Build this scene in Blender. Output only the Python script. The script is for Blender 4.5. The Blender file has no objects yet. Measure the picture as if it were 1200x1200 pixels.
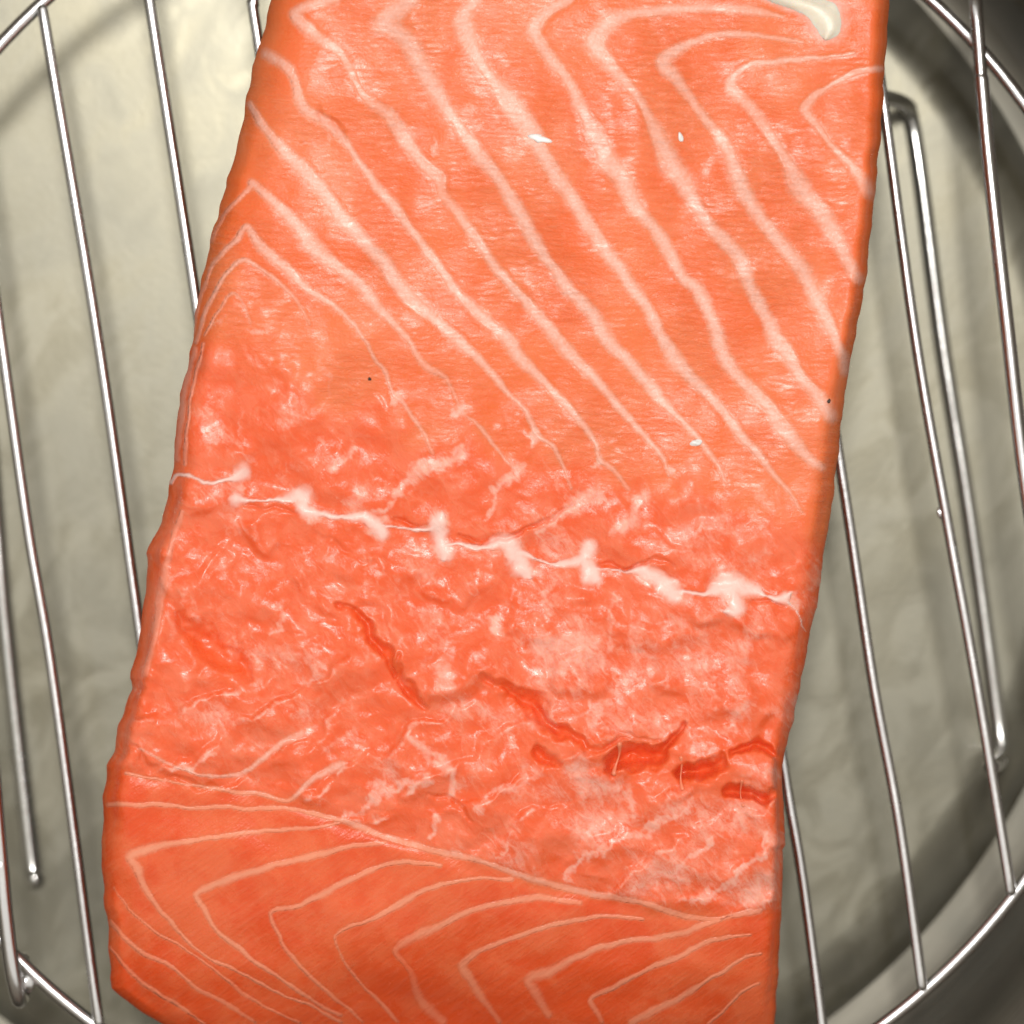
import bpy, math, random
import numpy as np
random.seed(4)
scn = bpy.context.scene
COL = scn.collection

# ------------------------------------------------------------------ camera, world, lamps, exposure
SSS = 0.35
ZR = 0.030                 # height of the rack wires above the pot floor (m)
CZ = ZR + 0.600            # camera height
W0 = 0.147                 # metres across the picture at rack height
cam_d = bpy.data.cameras.new('camera')
cam = bpy.data.objects.new('camera', cam_d); COL.objects.link(cam)
cam.location = (0, 0, CZ)
cam_d.sensor_width = 36.0
cam_d.lens = 36.0*0.600/W0
cam_d.clip_start = 0.02; cam_d.clip_end = 20
cam_d.dof.use_dof = True
cam_d.dof.focus_distance = 0.600 - 0.024
cam_d.dof.aperture_fstop = 13
scn.camera = cam

world = bpy.data.worlds.new('World'); scn.world = world
world.use_nodes = True
bg = world.node_tree.nodes['Background']
bg.inputs['Color'].default_value = (1.0, 0.965, 0.90, 1)
bg.inputs['Strength'].default_value = 0.76

def area(name, loc, target, size, power, color):
    from mathutils import Vector
    d = bpy.data.lights.new(name, 'AREA'); d.shape = 'RECTANGLE'
    d.size, d.size_y = size; d.energy = power; d.color = color
    o = bpy.data.objects.new(name, d); COL.objects.link(o)
    o.location = loc
    o.rotation_euler = (Vector(target)-Vector(loc)).to_track_quat('-Z', 'Y').to_euler()
    return o
area('ceiling_light', (0.00, 0.36, 1.62), (0, 0, 0.04), (0.22, 0.22), 15.0, (1.0, 0.985, 0.965))

scn.view_settings.view_transform = 'Standard'
scn.view_settings.look = 'None'
scn.view_settings.exposure = -0.10
scn.view_settings.gamma = 1.0
scn.view_settings.use_curve_mapping = False
scn.render.engine = 'CYCLES'
scn.cycles.max_bounces = 8; scn.cycles.glossy_bounces = 5; scn.cycles.diffuse_bounces = 4; scn.cycles.transparent_max_bounces = 8

# ------------------------------------------------------------------ helpers
def P(px, py, z):
    """picture position (1200 px square) at a known height -> metres"""
    s = W0*(CZ-z)/0.600/1200.0
    return ((px-600.0)*s, (600.0-py)*s, z)

def tag(o, label, cat, group=None, kind=None):
    if label: o['label'] = label
    if cat: o['category'] = cat
    if group: o['group'] = group
    if kind: o['kind'] = kind
    return o

def empty(name, loc):
    o = bpy.data.objects.new(name, None); COL.objects.link(o)
    o.location = loc; o.empty_display_size = 0.01
    return o

def mesh_obj(name, verts, faces, mat, parent=None, smooth=True):
    me = bpy.data.meshes.new(name)
    me.from_pydata([tuple(v) for v in verts], [], faces); me.update()
    if smooth: me.polygons.foreach_set('use_smooth', np.ones(len(me.polygons), bool))
    o = bpy.data.objects.new(name, me); COL.objects.link(o)
    if mat: me.materials.append(mat)
    if parent: put(o, parent)
    return o

def put(o, parent):
    o.parent = parent
    M = parent.location if parent.parent is None else parent.location + parent.parent.location
    o.location = o.location - M
    return o

def catmull(pts, n):
    p = np.array(pts, float)
    p = np.vstack([2*p[0]-p[1], p, 2*p[-1]-p[-2]])
    out = []
    for i in range(1, len(p)-2):
        t = np.linspace(0, 1, n, endpoint=False)[:, None]
        a, b, c, d = p[i-1], p[i], p[i+1], p[i+2]
        out.append(.5*((2*b)+(-a+c)*t+(2*a-5*b+4*c-d)*t*t+(-a+3*b-3*c+d)*t**3))
    return np.vstack(out+[p[-2:-1]])

def tube_mesh(path, r, seg=14, cap=True, round_tip=True):
    path = np.array(path, float)
    rr = np.full(len(path), r) if np.isscalar(r) else np.array(r, float)
    if round_tip:                       # rounded wire ends
        def tip(p0, p1, r0):
            d = (p0-p1); d /= np.linalg.norm(d)
            return [(p0+d*r0*math.sin(a), r0*math.cos(a)) for a in (0.55, 1.0, 1.35)]
        t0 = tip(path[0], path[1], rr[0])[::-1]; t1 = tip(path[-1], path[-2], rr[-1])
        path = np.vstack([[q[0] for q in t0], path, [q[0] for q in t1]])
        rr = np.concatenate([[q[1] for q in t0], rr, [q[1] for q in t1]])
    T = np.gradient(path, axis=0); T /= np.linalg.norm(T, axis=1)[:, None]
    N = np.cross(T[0], (0.13, 0.21, 0.97)); N /= np.linalg.norm(N)
    V = []
    for i in range(len(path)):
        N = N-T[i]*np.dot(N, T[i]); N /= np.linalg.norm(N)
        B = np.cross(T[i], N)
        for k in range(seg):
            a = 2*math.pi*k/seg
            V.append(path[i]+rr[i]*(math.cos(a)*N+math.sin(a)*B))
    F = []
    for i in range(len(path)-1):
        for k in range(seg):
            k2 = (k+1) % seg
            F.append((i*seg+k, i*seg+k2, (i+1)*seg+k2, (i+1)*seg+k))
    F.append(tuple(range(seg))[::-1]); n = (len(path)-1)*seg
    F.append(tuple(range(n, n+seg)))
    return V, F

# ---- gradient noise for the modelled relief
_rng = np.random.RandomState(11)
_perm = _rng.permutation(512); _ang = _rng.rand(512)*2*math.pi
def perlin(x, y, seed=0):
    x = np.asarray(x, float)+seed*17.3; y = np.asarray(y, float)+seed*7.7
    xi = np.floor(x).astype(int); yi = np.floor(y).astype(int)
    xf = x-xi; yf = y-yi
    u = xf*xf*xf*(xf*(xf*6-15)+10); v = yf*yf*yf*(yf*(yf*6-15)+10)
    def g(ix, iy, dx, dy):
        h = _ang[_perm[(_perm[ix % 512]+iy) % 512]]
        return np.cos(h)*dx+np.sin(h)*dy
    a = g(xi, yi, xf, yf); b = g(xi+1, yi, xf-1, yf)
    c = g(xi, yi+1, xf, yf-1); d = g(xi+1, yi+1, xf-1, yf-1)
    return ((a+(b-a)*u)+((c+(d-c)*u)-(a+(b-a)*u))*v)*1.5
def fbm(x, y, o=3, seed=0):
    s = 0; a = 1
    for k in range(o):
        s = s+a*perlin(x*2**k, y*2**k, seed+k*3); a *= .5
    return s
def sstep(a, b, x):
    t = np.clip((x-a)/(b-a), 0, 1); return t*t*(3-2*t)

# ---- node helpers
class NT:
    def __init__(s, name):
        s.mat = bpy.data.materials.new(name); s.mat.use_nodes = True
        s.t = s.mat.node_tree; s.t.nodes.clear()
    def n(s, kind, **kw):
        o = s.t.nodes.new(kind)
        for k, v in kw.items(): setattr(o, k, v)
        return o
    def l(s, a, b): s.t.links.new(a, b)
    def val(s, sock, v):
        if hasattr(v, 'is_linked') or hasattr(v, 'links'): s.l(v, sock)
        else: sock.default_value = v
    def math(s, op, a, b=0.0, c=0.0, clamp=False):
        o = s.n('ShaderNodeMath', operation=op, use_clamp=clamp)
        s.val(o.inputs[0], a); s.val(o.inputs[1], b); s.val(o.inputs[2], c); return o.outputs[0]
    def mix(s, f, a, b, blend='MIX'):
        o = s.n('ShaderNodeMix', data_type='RGBA', blend_type=blend)
        s.val(o.inputs[0], f); s.val(o.inputs[6], a); s.val(o.inputs[7], b); return o.outputs[2]
    def ramp(s, x, a, b, lo=0.0, hi=1.0):
        o = s.n('ShaderNodeMapRange', interpolation_type='SMOOTHSTEP')
        s.val(o.inputs[0], x); s.val(o.inputs[1], a); s.val(o.inputs[2], b); s.val(o.inputs[3], lo); s.val(o.inputs[4], hi)
        return o.outputs[0]
    def noise(s, vec, scale, detail=3, rough=.5, dist=0.0):
        o = s.n('ShaderNodeTexNoise'); s.l(vec, o.inputs['Vector'])
        o.inputs['Scale'].default_value = scale; o.inputs['Detail'].default_value = detail
        o.inputs['Roughness'].default_value = rough; o.inputs['Distortion'].default_value = dist
        return o.outputs['Fac']
    def mapping(s, vec, rot=0, scale=(1, 1, 1)):
        r = s.n('ShaderNodeMapping'); s.l(vec, r.inputs[0]); r.inputs['Rotation'].default_value = (0, 0, rot)
        m = s.n('ShaderNodeMapping'); s.l(r.outputs[0], m.inputs[0]); m.inputs['Scale'].default_value = scale
        return m.outputs[0]
    def attr(s, name): return s.n('ShaderNodeAttribute', attribute_name=name)
    def bump(s, h, dist, strength=1.0, normal=None):
        o = s.n('ShaderNodeBump'); s.l(h, o.inputs['Height'])
        o.inputs['Distance'].default_value = dist; s.val(o.inputs['Strength'], strength)
        if normal: s.l(normal, o.inputs['Normal'])
        return o.outputs[0]
    def out(s, shader): s.l(shader, s.n('ShaderNodeOutputMaterial').inputs[0])

def C(r, g, b): return (r, g, b, 1)

# ------------------------------------------------------------------ materials
def steel_wire():
    m = NT('polished_wire_steel'); g = m.n('ShaderNodeNewGeometry')
    p = m.n('ShaderNodeBsdfPrincipled')
    nz = m.noise(g.outputs['Position'], 900, 4, .6)
    sm = m.noise(g.outputs['Position'], 140, 3, .6)
    p.inputs['Base Color'].default_value = C(.80, .79, .78)
    m.l(m.mix(m.ramp(sm, .35, .75), C(.93, .92, .92), C(.84, .83, .82)), p.inputs['Base Color'])
    p.inputs['Metallic'].default_value = 1
    m.l(m.ramp(sm, .3, .8, .18, .30), p.inputs['Roughness'])
    m.l(m.bump(nz, .00006, .5), p.inputs['Normal'])
    m.out(p.outputs[0]); return m.mat

def steel_floor():
    m = NT('mottled_pot_floor_steel'); g = m.n('ShaderNodeNewGeometry'); pos = g.outputs['Position']
    p = m.n('ShaderNodeBsdfPrincipled'); p.inputs['Metallic'].default_value = .60
    big = m.noise(pos, 38, 4, .55, .6)
    wisp = m.noise(m.mapping(pos, .5, (1, .55, 1)), 120, 4, .55, 1.6)
    grain = m.noise(pos, 1400, 2, .5)
    c = m.mix(m.ramp(wisp, .38, .64), C(.205, .187, .137), C(.275, .256, .200))  # darker and lighter wisps mixed into the floor colour
    c = m.mix(m.ramp(big, .35, .7, 0, .55), c, C(.205, .195, .16))
    m.l(c, p.inputs['Base Color'])
    m.l(m.ramp(wisp, .3, .7, .30, .40), p.inputs['Roughness'])
    b = m.bump(wisp, .0012, .006)
    m.l(m.bump(grain, .00005, .25, b), p.inputs['Normal'])
    m.out(p.outputs[0]); return m.mat

def steel_wall():
    m = NT('brushed_pot_wall_steel'); g = m.n('ShaderNodeNewGeometry'); pos = g.outputs['Position']
    p = m.n('ShaderNodeBsdfPrincipled'); p.inputs['Metallic'].default_value = .8
    br = m.noise(m.mapping(pos, 0, (12, 12, 1500)), 1, 3, .6)
    sm = m.noise(pos, 45, 3, .5)
    m.l(m.mix(m.ramp(sm, .35, .7), C(.27, .25, .21), C(.21, .20, .17)), p.inputs['Base Color'])
    m.l(m.ramp(br, .3, .7, .46, .58), p.inputs['Roughness'])
    m.l(m.bump(br, .00005, .4), p.inputs['Normal'])
    m.out(p.outputs[0]); return m.mat

def water_mat():
    m = NT('shallow_clear_water'); g = m.n('ShaderNodeNewGeometry'); pos = g.outputs['Position']
    b = m.bump(m.noise(pos, 32, 1, .4, .3), .0022, .06)
    f = m.n('ShaderNodeFresnel'); f.inputs['IOR'].default_value = 1.33; m.l(b, f.inputs['Normal'])
    t = m.n('ShaderNodeBsdfTransparent'); t.inputs[0].default_value = C(.97, .97, .95)
    gl = m.n('ShaderNodeBsdfGlossy'); gl.inputs['Roughness'].default_value = .02; m.l(b, gl.inputs['Normal'])
    mx = m.n('ShaderNodeMixShader'); m.l(f.outputs[0], mx.inputs[0]); m.l(t.outputs[0], mx.inputs[1]); m.l(gl.outputs[0], mx.inputs[2])
    m.out(mx.outputs[0]); return m.mat

def flesh_mat(name, sss, fatty=0.0):
    m = NT(name)
    S = m.attr('surf').outputs['Vector']            # position on the fillet, 1 unit ~ 12 mm
    fat = m.attr('fat').outputs['Fac']; fop = m.attr('fat_amount').outputs['Fac']
    sin = m.attr('sinew').outputs['Fac']; pale = m.attr('film').outputs['Fac']
    zm = m.attr('crumbly').outputs['Fac']; zb = m.attr('belly').outputs['Fac']
    g = m.n('ShaderNodeNewGeometry')
    # fibre relief in three directions
    f_l = m.noise(m.mapping(S, .05, (5.0, 17, 1)), 1, 5, .66, .9)
    f_b = m.noise(m.mapping(S, -.62, (3.0, 22, 1)), 1, 4, .6, .2)
    f_m = m.noise(m.mapping(S, .9, (4.2, 9, 1)), 1, 5, .64, 1.0)
    zmm = m.ramp(zm, .1, .9)
    def mixf(f, a, b):
        o = m.n('ShaderNodeMix', data_type='FLOAT'); m.val(o.inputs[0], f); m.val(o.inputs[2], a); m.val(o.inputs[3], b); return o.outputs[0]
    fib = mixf(zb, mixf(zmm, f_l, f_m), f_b)
    patch = m.ramp(m.noise(S, 1.1, 2, .5, .3), .36, .66, .25, 1.0)
    blot = m.noise(S, .9, 3, .55, .3)
    mot = m.noise(S, 3.2, 4, .6, .5)
    fine = m.noise(S, 26, 3, .6)
    # flesh colour
    loin = m.mix(m.ramp(blot, .35, .68), C(.83, .148, .036), C(.845, .20, .070))
    mid = m.mix(m.ramp(mot, .36, .66), C(.84, .122, .034), C(.86, .175, .075))
    bel = m.mix(m.ramp(m.math('ADD', m.math('MULTIPLY', blot, .6), m.math('MULTIPLY', mot, .4)), .40, .60), C(.78, .092, .020), C(.82, .150, .050))
    c = m.mix(zb, m.mix(zmm, loin, mid), bel)
    c = m.mix(m.math('MULTIPLY', m.ramp(fib, .42, .76, 0, .30), mixf(zb, patch, .35)), c, C(.86, .35, .21))
    # thin silvery film on torn muscle
    pn = m.math('ADD', pale, m.math('MULTIPLY', m.math('SUBTRACT', f_m, .5), 1.1))
    pn = m.math('ADD', pn, m.math('MULTIPLY', m.math('SUBTRACT', fine, .5), .5))
    c = m.mix(m.ramp(pn, .22, 1.0, 0, .85), c, C(.92, .47, .36))
    torn = m.attr('torn').outputs['Fac']            # saturated orange mixed into the torn openings and their edges
    c = m.mix(m.math('MULTIPLY', m.ramp(torn, .05, 1.0), .8), c, C(.86, .130, .034))
    # fat seams
    fw = m.noise(m.mapping(S, -.9, (6, 11, 1)), 1, 4, .65, .4)
    fr = m.math('ADD', fat, m.math('MULTIPLY', m.math('SUBTRACT', fw, .5), 1.15))
    fr = m.math('ADD', fr, m.math('MULTIPLY', m.math('SUBTRACT', fine, .5), .5))
    fm = m.math('MULTIPLY', m.ramp(fr, -.80, 1.0), fop)
    halo = m.math('MULTIPLY', m.ramp(fat, -.9, .4, 0, .20), m.math('MULTIPLY', fop, mixf(zb, 1.0, .5)))
    c = m.mix(halo, c, C(.86, .42, .28))
    fm2 = m.math('MULTIPLY', fm, mixf(zb, 1.0, .72))
    c = m.mix(fm2, c, m.mix(zb, m.mix(m.ramp(fine, .35, .7), C(.85, .40, .29), C(.88, .49, .385)), C(.87, .37, .225)))
    # white sinew
    sr = m.math('ADD', sin, m.math('MULTIPLY', m.math('SUBTRACT', fw, .5), .9))
    sm = m.ramp(sr, -.60, .85)
    c = m.mix(m.math('MULTIPLY', sm, .88), c, C(.91, .63, .55))
    p = m.n('ShaderNodeBsdfPrincipled')
    m.l(c, p.inputs['Base Color'])
    p.inputs['IOR'].default_value = 1.38
    rr = m.ramp(mot, .3, .7, .20, .32)
    cs = m.attr('cut_side').outputs['Fac']
    m.l(mixf(cs, rr, .60), p.inputs['Roughness']); m.l(mixf(cs, .45, .04), p.inputs['Specular IOR Level'])
    if sss > 0:
        p.inputs['Subsurface Weight'].default_value = sss
        p.inputs['Subsurface Radius'].default_value = (1.0, .32, .14)
        p.inputs['Subsurface Scale'].default_value = .0008
    hs = mixf(zb, mixf(zmm, m.math('MULTIPLY', patch, .62), .28), .26)
    b = m.bump(fib, .0006, hs)
    b = m.bump(fm, .00010, .06, b)
    b = m.bump(fine, .00020, .32, b)
    m.l(b, p.inputs['Normal'])
    # wet film over everything: sharp little glints where it puckers
    wet = m.noise(m.mapping(S, .08, (9, 21, 1)), 1, 4, .62, 1.0)
    wb = m.bump(wet, .00011, m.math('MULTIPLY', mixf(zb, 1.0, .8), m.ramp(m.noise(S, 1.7, 3, .6, .4), .38, .58, .30, 1.0)))
    p.inputs['Coat Weight'].default_value = 1.0; p.inputs['Coat IOR'].default_value = 1.46
    m.l(mixf(cs, mixf(zmm, .17, .15), .45), p.inputs['Coat Roughness']); m.l(mixf(cs, mixf(zmm, .24, .36), .0), p.inputs['Coat Weight'])
    m.l(wb, p.inputs['Coat Normal'])
    m.out(p.outputs[0]); return m.mat

def plain(name, col, rough, sss=0, scale=300, var=.12):
    m = NT(name); g = m.n('ShaderNodeNewGeometry')
    n = m.noise(g.outputs['Position'], scale, 4, .6)
    p = m.n('ShaderNodeBsdfPrincipled')
    m.l(m.mix(m.ramp(n, .3, .7), C(*col), C(*[c*(1-var) for c in col])), p.inputs['Base Color'])
    p.inputs['Roughness'].default_value = rough
    if sss:
        p.inputs['Subsurface Weight'].default_value = sss; p.inputs['Subsurface Scale'].default_value = .001
        p.inputs['Subsurface Radius'].default_value = (1, .6, .4)
    m.l(m.bump(n, .0004, .4), p.inputs['Normal'])
    m.out(p.outputs[0]); return m.mat

M_wire = steel_wire(); M_floor = steel_floor(); M_wall = steel_wall(); M_water = water_mat()
M_flesh = flesh_mat('salmon_flesh', SSS); M_seam = flesh_mat('salmon_fat_seam', 0.0)
M_skin = plain('salmon_skin', (.22, .22, .21), .3)
M_lump = plain('pale_belly_fat', (.82, .74, .60), .38, .5)
M_fleck = plain('small_white_fleck', (.90, .88, .84), .3)
M_strand = plain('torn_muscle_strand', (.86, .24, .12), .3)
M_speck = plain('dark_speck', (.05, .03, .02), .5)

# ------------------------------------------------------------------ pot and water
PC = P(572, 577, ZR)                       # centre of the rack
QC = (PC[0]-.0110, PC[1]+.0035)            # centre of the pot: the rack sits a little off to one side
RR = 776*W0/1200                           # rack ring radius
pot = empty('cooking_pot', (QC[0], QC[1], -0.003))
tag(pot, 'round stainless steel cooking pot with shallow water holding the wire rack', 'pot')

def lathe(name, prof, mat, parent, seg=160):
    V = []; F = []
    for r, z in prof:
        for k in range(seg):
            a = 2*math.pi*k/seg
            V.append((QC[0]+r*math.cos(a), QC[1]+r*math.sin(a), z))
    for i in range(len(prof)-1):
        for k in range(seg):
            k2 = (k+1) % seg
            F.append((i*seg+k, i*seg+k2, (i+1)*seg+k2, (i+1)*seg+k))
    return mesh_obj(name, V, F, mat, parent)

RF = 0.1035                                # radius of the flat floor
prof = [(0.00001, -.003), (RF, -.003)]
prof = [(RF, -.003), (0.00002, -.003), (0.00001, 0.0)] + [(r, 0.0) for r in np.linspace(.004, RF, 12)] + [(RF, -.003)]
lathe('pot_floor', prof[::1], M_floor, pot)
cr = .0120
inner = [(RF+cr*math.sin(a), cr-cr*math.cos(a)) for a in np.linspace(0, math.pi/2, 14)]
inner += [(RF+cr, z) for z in np.linspace(.02, .076, 10)]
inner += [(RF+cr+.001, .079), (RF+cr+.005, .080), (RF+cr+.0055, .078), (RF+cr+.002, .076)]
outer = [(RF+cr+.0012, z) for z in np.linspace(.072, .016, 8)]
outer += [(RF+(cr+.0012)*math.sin(a), cr-(cr+.003)*math.cos(a)) for a in np.linspace(math.pi/2, 0, 10)]
lathe('pot_wall', inner+outer, M_wall, pot)

ZW = .0055
rw = RF+math.sqrt(cr*cr-(cr-ZW)**2)-.00005
nr, ns = 40, 128
V = [(QC[0], QC[1], ZW)]; F = []
for i in range(1, nr+1):
    for k in range(ns):
        a = 2*math.pi*k/ns; r = rw*i/nr
        V.append((QC[0]+r*math.cos(a), QC[1]+r*math.sin(a), ZW+(0.0006 if i == nr else 0)))
for k in range(ns): F.append((0, 1+k, 1+(k+1) % ns))
for i in range(nr-1):
    for k in range(ns):
        k2 = (k+1) % ns; F.append((1+i*ns+k, 1+(i+1)*ns+k, 1+(i+1)*ns+k2, 1+i*ns+k2))
water = mesh_obj('water', V, F, M_water)
tag(water, 'shallow clear water covering the pot floor', 'water', kind='structure')

# ------------------------------------------------------------------ wire rack
rack = empty('wire_rack', (PC[0], PC[1], 0.0))
tag(rack, 'round stainless wire steaming rack with parallel bars and folding handles', 'rack')
RB = .00080; RRING = .00098; ZB = ZR+.0013
pts = [(PC[0]+RR*math.cos(a), PC[1]+RR*math.sin(a), ZR) for a in np.linspace(0, 2*math.pi, 200, endpoint=False)]
V = []; F = []
for i, (x, y, z) in enumerate(pts):
    a = 2*math.pi*i/200
    for k in range(16):
        b = 2*math.pi*k/16; r = RR+RRING*math.cos(b)
        V.append((PC[0]+r*math.cos(a), PC[1]+r*math.sin(a), ZR+RRING*math.sin(b)))
for i in range(200):
    for k in range(16):
        i2 = (i+1) % 200; k2 = (k+1) % 16
        F.append((i*16+k, i2*16+k, i2*16+k2, i*16+k2))
mesh_obj('ring', V, F, M_wire, rack)

bars = [[(2, 400), (33, 620), (63, 800), (115, 1193)],
        [(48, 0), (115, 398), (163, 733), (200, 990)],
        [(175, 0), (232, 367), (280, 700)],
        [(297, 0), (303, 50), (387, 577), (460, 1000)],
        [(420, 0), (508, 577), (590, 1100)],
        [(540, 0), (629, 577), (715, 1150)],
        [(660, 0), (749, 577), (838, 1150)],
        [(785, 0), (869, 577), (918, 897), (940, 1027), (963, 1197)],
        [(898, 0), (987, 560), (1023, 798), (1053, 960), (1080, 1150)],
        [(1018, 0), (1037, 133), (1073, 398), (1108, 600), (1144, 798), (1183, 1033)]]
def on_ring(p, d):
    # extend from p along d until the ring
    p = np.array(p, float); d = np.array(d, float)/np.linalg.norm(d); c = np.array((572., 577.))
    q = p-c; b = q@d; cc = q@q-(776-6)**2
    return p+d*(-b+math.sqrt(max(b*b-cc, 0)))
for b in bars:
    b = [np.array(p, float) for p in b]
    m = [p for p in b if np.hypot(*(p-np.array((572, 577)))) < 762]
    a0 = on_ring(m[0], b[0]-b[1] if len(b) > 1 else (-.15, -1)); a1 = on_ring(m[-1], b[-1]-b[-2])
    path = catmull([a0]+m+[a1], 14)
    mesh_obj('bar', *tube_mesh([P(x, y, ZB) for x, y in path], RB), M_wire, rack)

def wire(name, pts, r, parent, n=14):
    path = catmull([P(x, y, z) for x, y, z in pts], n)
    return mesh_obj(name, *tube_mesh(path, r, 16), M_wire, parent)
# folding handles: long wire, and the loop that hooks it round the ring
hz = ZR+.0055
h = wire('handle', [(1150, 92, hz), (1159, 190, hz), (1180, 380, hz+.001), (1201, 560, hz+.001), (1228, 720, hz+.001), (1262, 850, hz)], .00105, rack)
wire('hinge_loop', [(1150, 97, hz), (1147, 52, hz-.0006), (1143, 4, hz-.0016), (1141, -22, ZR+.001), (1142, -20, ZR-.002), (1144, 10, ZR-.0028)], .00095, h)
wire('hinge_loop', [(1262, 846, hz), (1270, 890, hz-.0006), (1276, 930, hz-.002), (1276, 940, ZR-.001), (1270, 900, ZR-.0028)], .00095, h)
h = wire('handle', [(-100, 300, hz), (-72, 440, hz), (-42, 620, hz+.001), (-16, 820, hz+.001), (2, 1018, hz)], .00105, rack)
wire('hinge_loop', [(1, 1012, hz), (6, 1070, hz-.0004), (14, 1135, hz-.0014), (21, 1166, ZR+.0025), (24, 1172, ZR), (27, 1160, ZR-.0022), (26, 1125, ZR-.0028)], .00115, h)
wire('hinge_loop', [(-99, 304, hz), (-108, 262, hz-.0006), (-114, 220, hz-.002), (-114, 212, ZR-.001), (-108, 250, ZR-.0028)], .00095, h)
# feet: bent wire resting on the floor of the pot
zf = .0014
wire('foot', [(985, 108, ZB-.0017), (1025, 112, ZR-.012), (1060, 122, .006), (1068, 140, zf), (1080, 215, zf), (1104, 400, zf), (1136, 600, zf), (1160, 770, zf), (1173, 868, zf+.0004), (1176, 884, .005), (1170, 893, ZR-.012), (1161, 899, ZB-.0012)], .0012, rack)
wire('foot', [(-60, 160, ZR-.001), (-50, 175, .012), (-40, 215, .003), (-34, 300, zf), (-14, 500, zf), (3, 700, zf), (20, 860, zf), (37, 1005, zf), (41, 1030, zf+.0008)], .0013, rack)
def blob(name, c, r, mat, parent, seed=0, flat=1.0, nu=14, nv=9, jag=.25, stretch=(1, 1, 1), rot=0):
    V = []; F = []
    rnd = np.random.RandomState(seed); ph = rnd.rand(6)*6
    for j in range(nv+1):
        t = math.pi*j/nv
        for i in range(nu):
            a = 2*math.pi*i/nu
            k = 1+jag*(math.sin(2*a+ph[0])*math.sin(2*t+ph[1])*.6+math.sin(3*a+ph[2])*math.sin(t+ph[3])*.5)
            x, y, z = math.sin(t)*math.cos(a)*stretch[0], math.cos(t)*stretch[1], math.sin(t)*math.sin(a)*flat*stretch[2]
            ca, sa = math.cos(rot), math.sin(rot)
            V.append((c[0]+r*k*(x*ca-y*sa), c[1]+r*k*(x*sa+y*ca), c[2]+r*k*z))
    for j in range(nv):
        for i in range(nu):
            i2 = (i+1) % nu
            F.append((j*nu+i, (j+1)*nu+i, (j+1)*nu+i2, j*nu+i2))
    return mesh_obj(name, V, F, mat, parent)
for i, (x, y, r) in enumerate([(34, 1150, .0012), (1148, 62, .0011), (1102, 601, .00062), (78, 172, .0006)]):
    blob('weld', P(x, y, ZR if i < 2 else ZB-.0002), r, M_wire, rack, i, jag=.35, stretch=(.8, 1.2, .8))

# ------------------------------------------------------------------ salmon fillet
# outline and side widths in picture units (the long axis of the piece runs down the picture)
YL = [(-55, 395), (-45, 350), (-30, 330), (0, 319), (35, 309), (70, 299), (78, 296), (115, 289), (150, 284), (205, 268), (245, 257), (310, 240), (345, 233), (392, 227), (440, 217), (490, 207), (540, 203), (580, 198), (612, 189), (636, 178), (648, 172), (672, 173), (720, 166), (760, 162), (775, 156), (795, 153), (808, 155), (825, 148), (850, 139), (880, 133), (896, 126), (935, 122), (1000, 119), (1050, 122), (1100, 127), (1158, 131), (1168, 142), (1185, 165), (1200, 190), (1215, 225), (1230, 275), (1245, 340)]
YR = [(-55, 1000), (-45, 1028), (-30, 1037), (0, 1042), (60, 1038), (130, 1034), (200, 1028), (290, 1019), (350, 1012), (400, 1001), (450, 992), (500, 986), (560, 979), (620, 970), (680, 962), (740, 950), (800, 938), (845, 930), (858, 924), (880, 921), (900, 917), (940, 917), (990, 921), (996, 917), (1050, 917), (1100, 915), (1150, 911), (1200, 907), (1220, 896), (1245, 850)]
WL = [(-55, 60), (0, 55), (150, 55), (300, 48), (450, 34), (600, 30), (700, 30), (800, 24), (900, 30), (1000, 40), (1100, 45), (1245, 60)]
WR = [(-55, 34), (0, 22), (200, 18), (400, 20), (500, 30), (650, 34), (800, 28), (900, 20), (1000, 19), (1245, 30)]
TH = [(-55, 28.5), (0, 28.8), (200, 29), (400, 28.5), (600, 26.5), (800, 25), (900, 24), (1000, 22.2), (1080, 19), (1140, 15), (1190, 10), (1245, 5)]
def ev(tab, y):
    t = np.array(tab, float); return np.interp(y, t[:, 0], t[:, 1])
ys = np.arange(-55, 1246, 1.5)
NV = len(ys); NE = 26; NM = 452
xl = ev(YL, ys)+2.2*fbm(ys/30, ys*0+.3, 2, 1)+.22*perlin(ys/6, ys*0+.3, 2)
xr = ev(YR, ys)+1.8*fbm(ys/30, ys*0+.7, 2, 3)+.2*perlin(ys/6, ys*0+.3, 4)
wl = ev(WL, ys); wr = ev(WR, ys)
te = np.linspace(0, 1, NE, endpoint=False)**1.9
X = np.concatenate([xl[:, None]+wl[:, None]*te[None],
                    (xl+wl)[:, None]+((xr-wr)-(xl+wl))[:, None]*np.linspace(0, 1, NM)[None],
                    xr[:, None]-wr[:, None]*te[None, ::-1]], axis=1)
NU = X.shape[1]
Y = np.repeat(ys[:, None], NU, axis=1)
Y0 = ys

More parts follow.
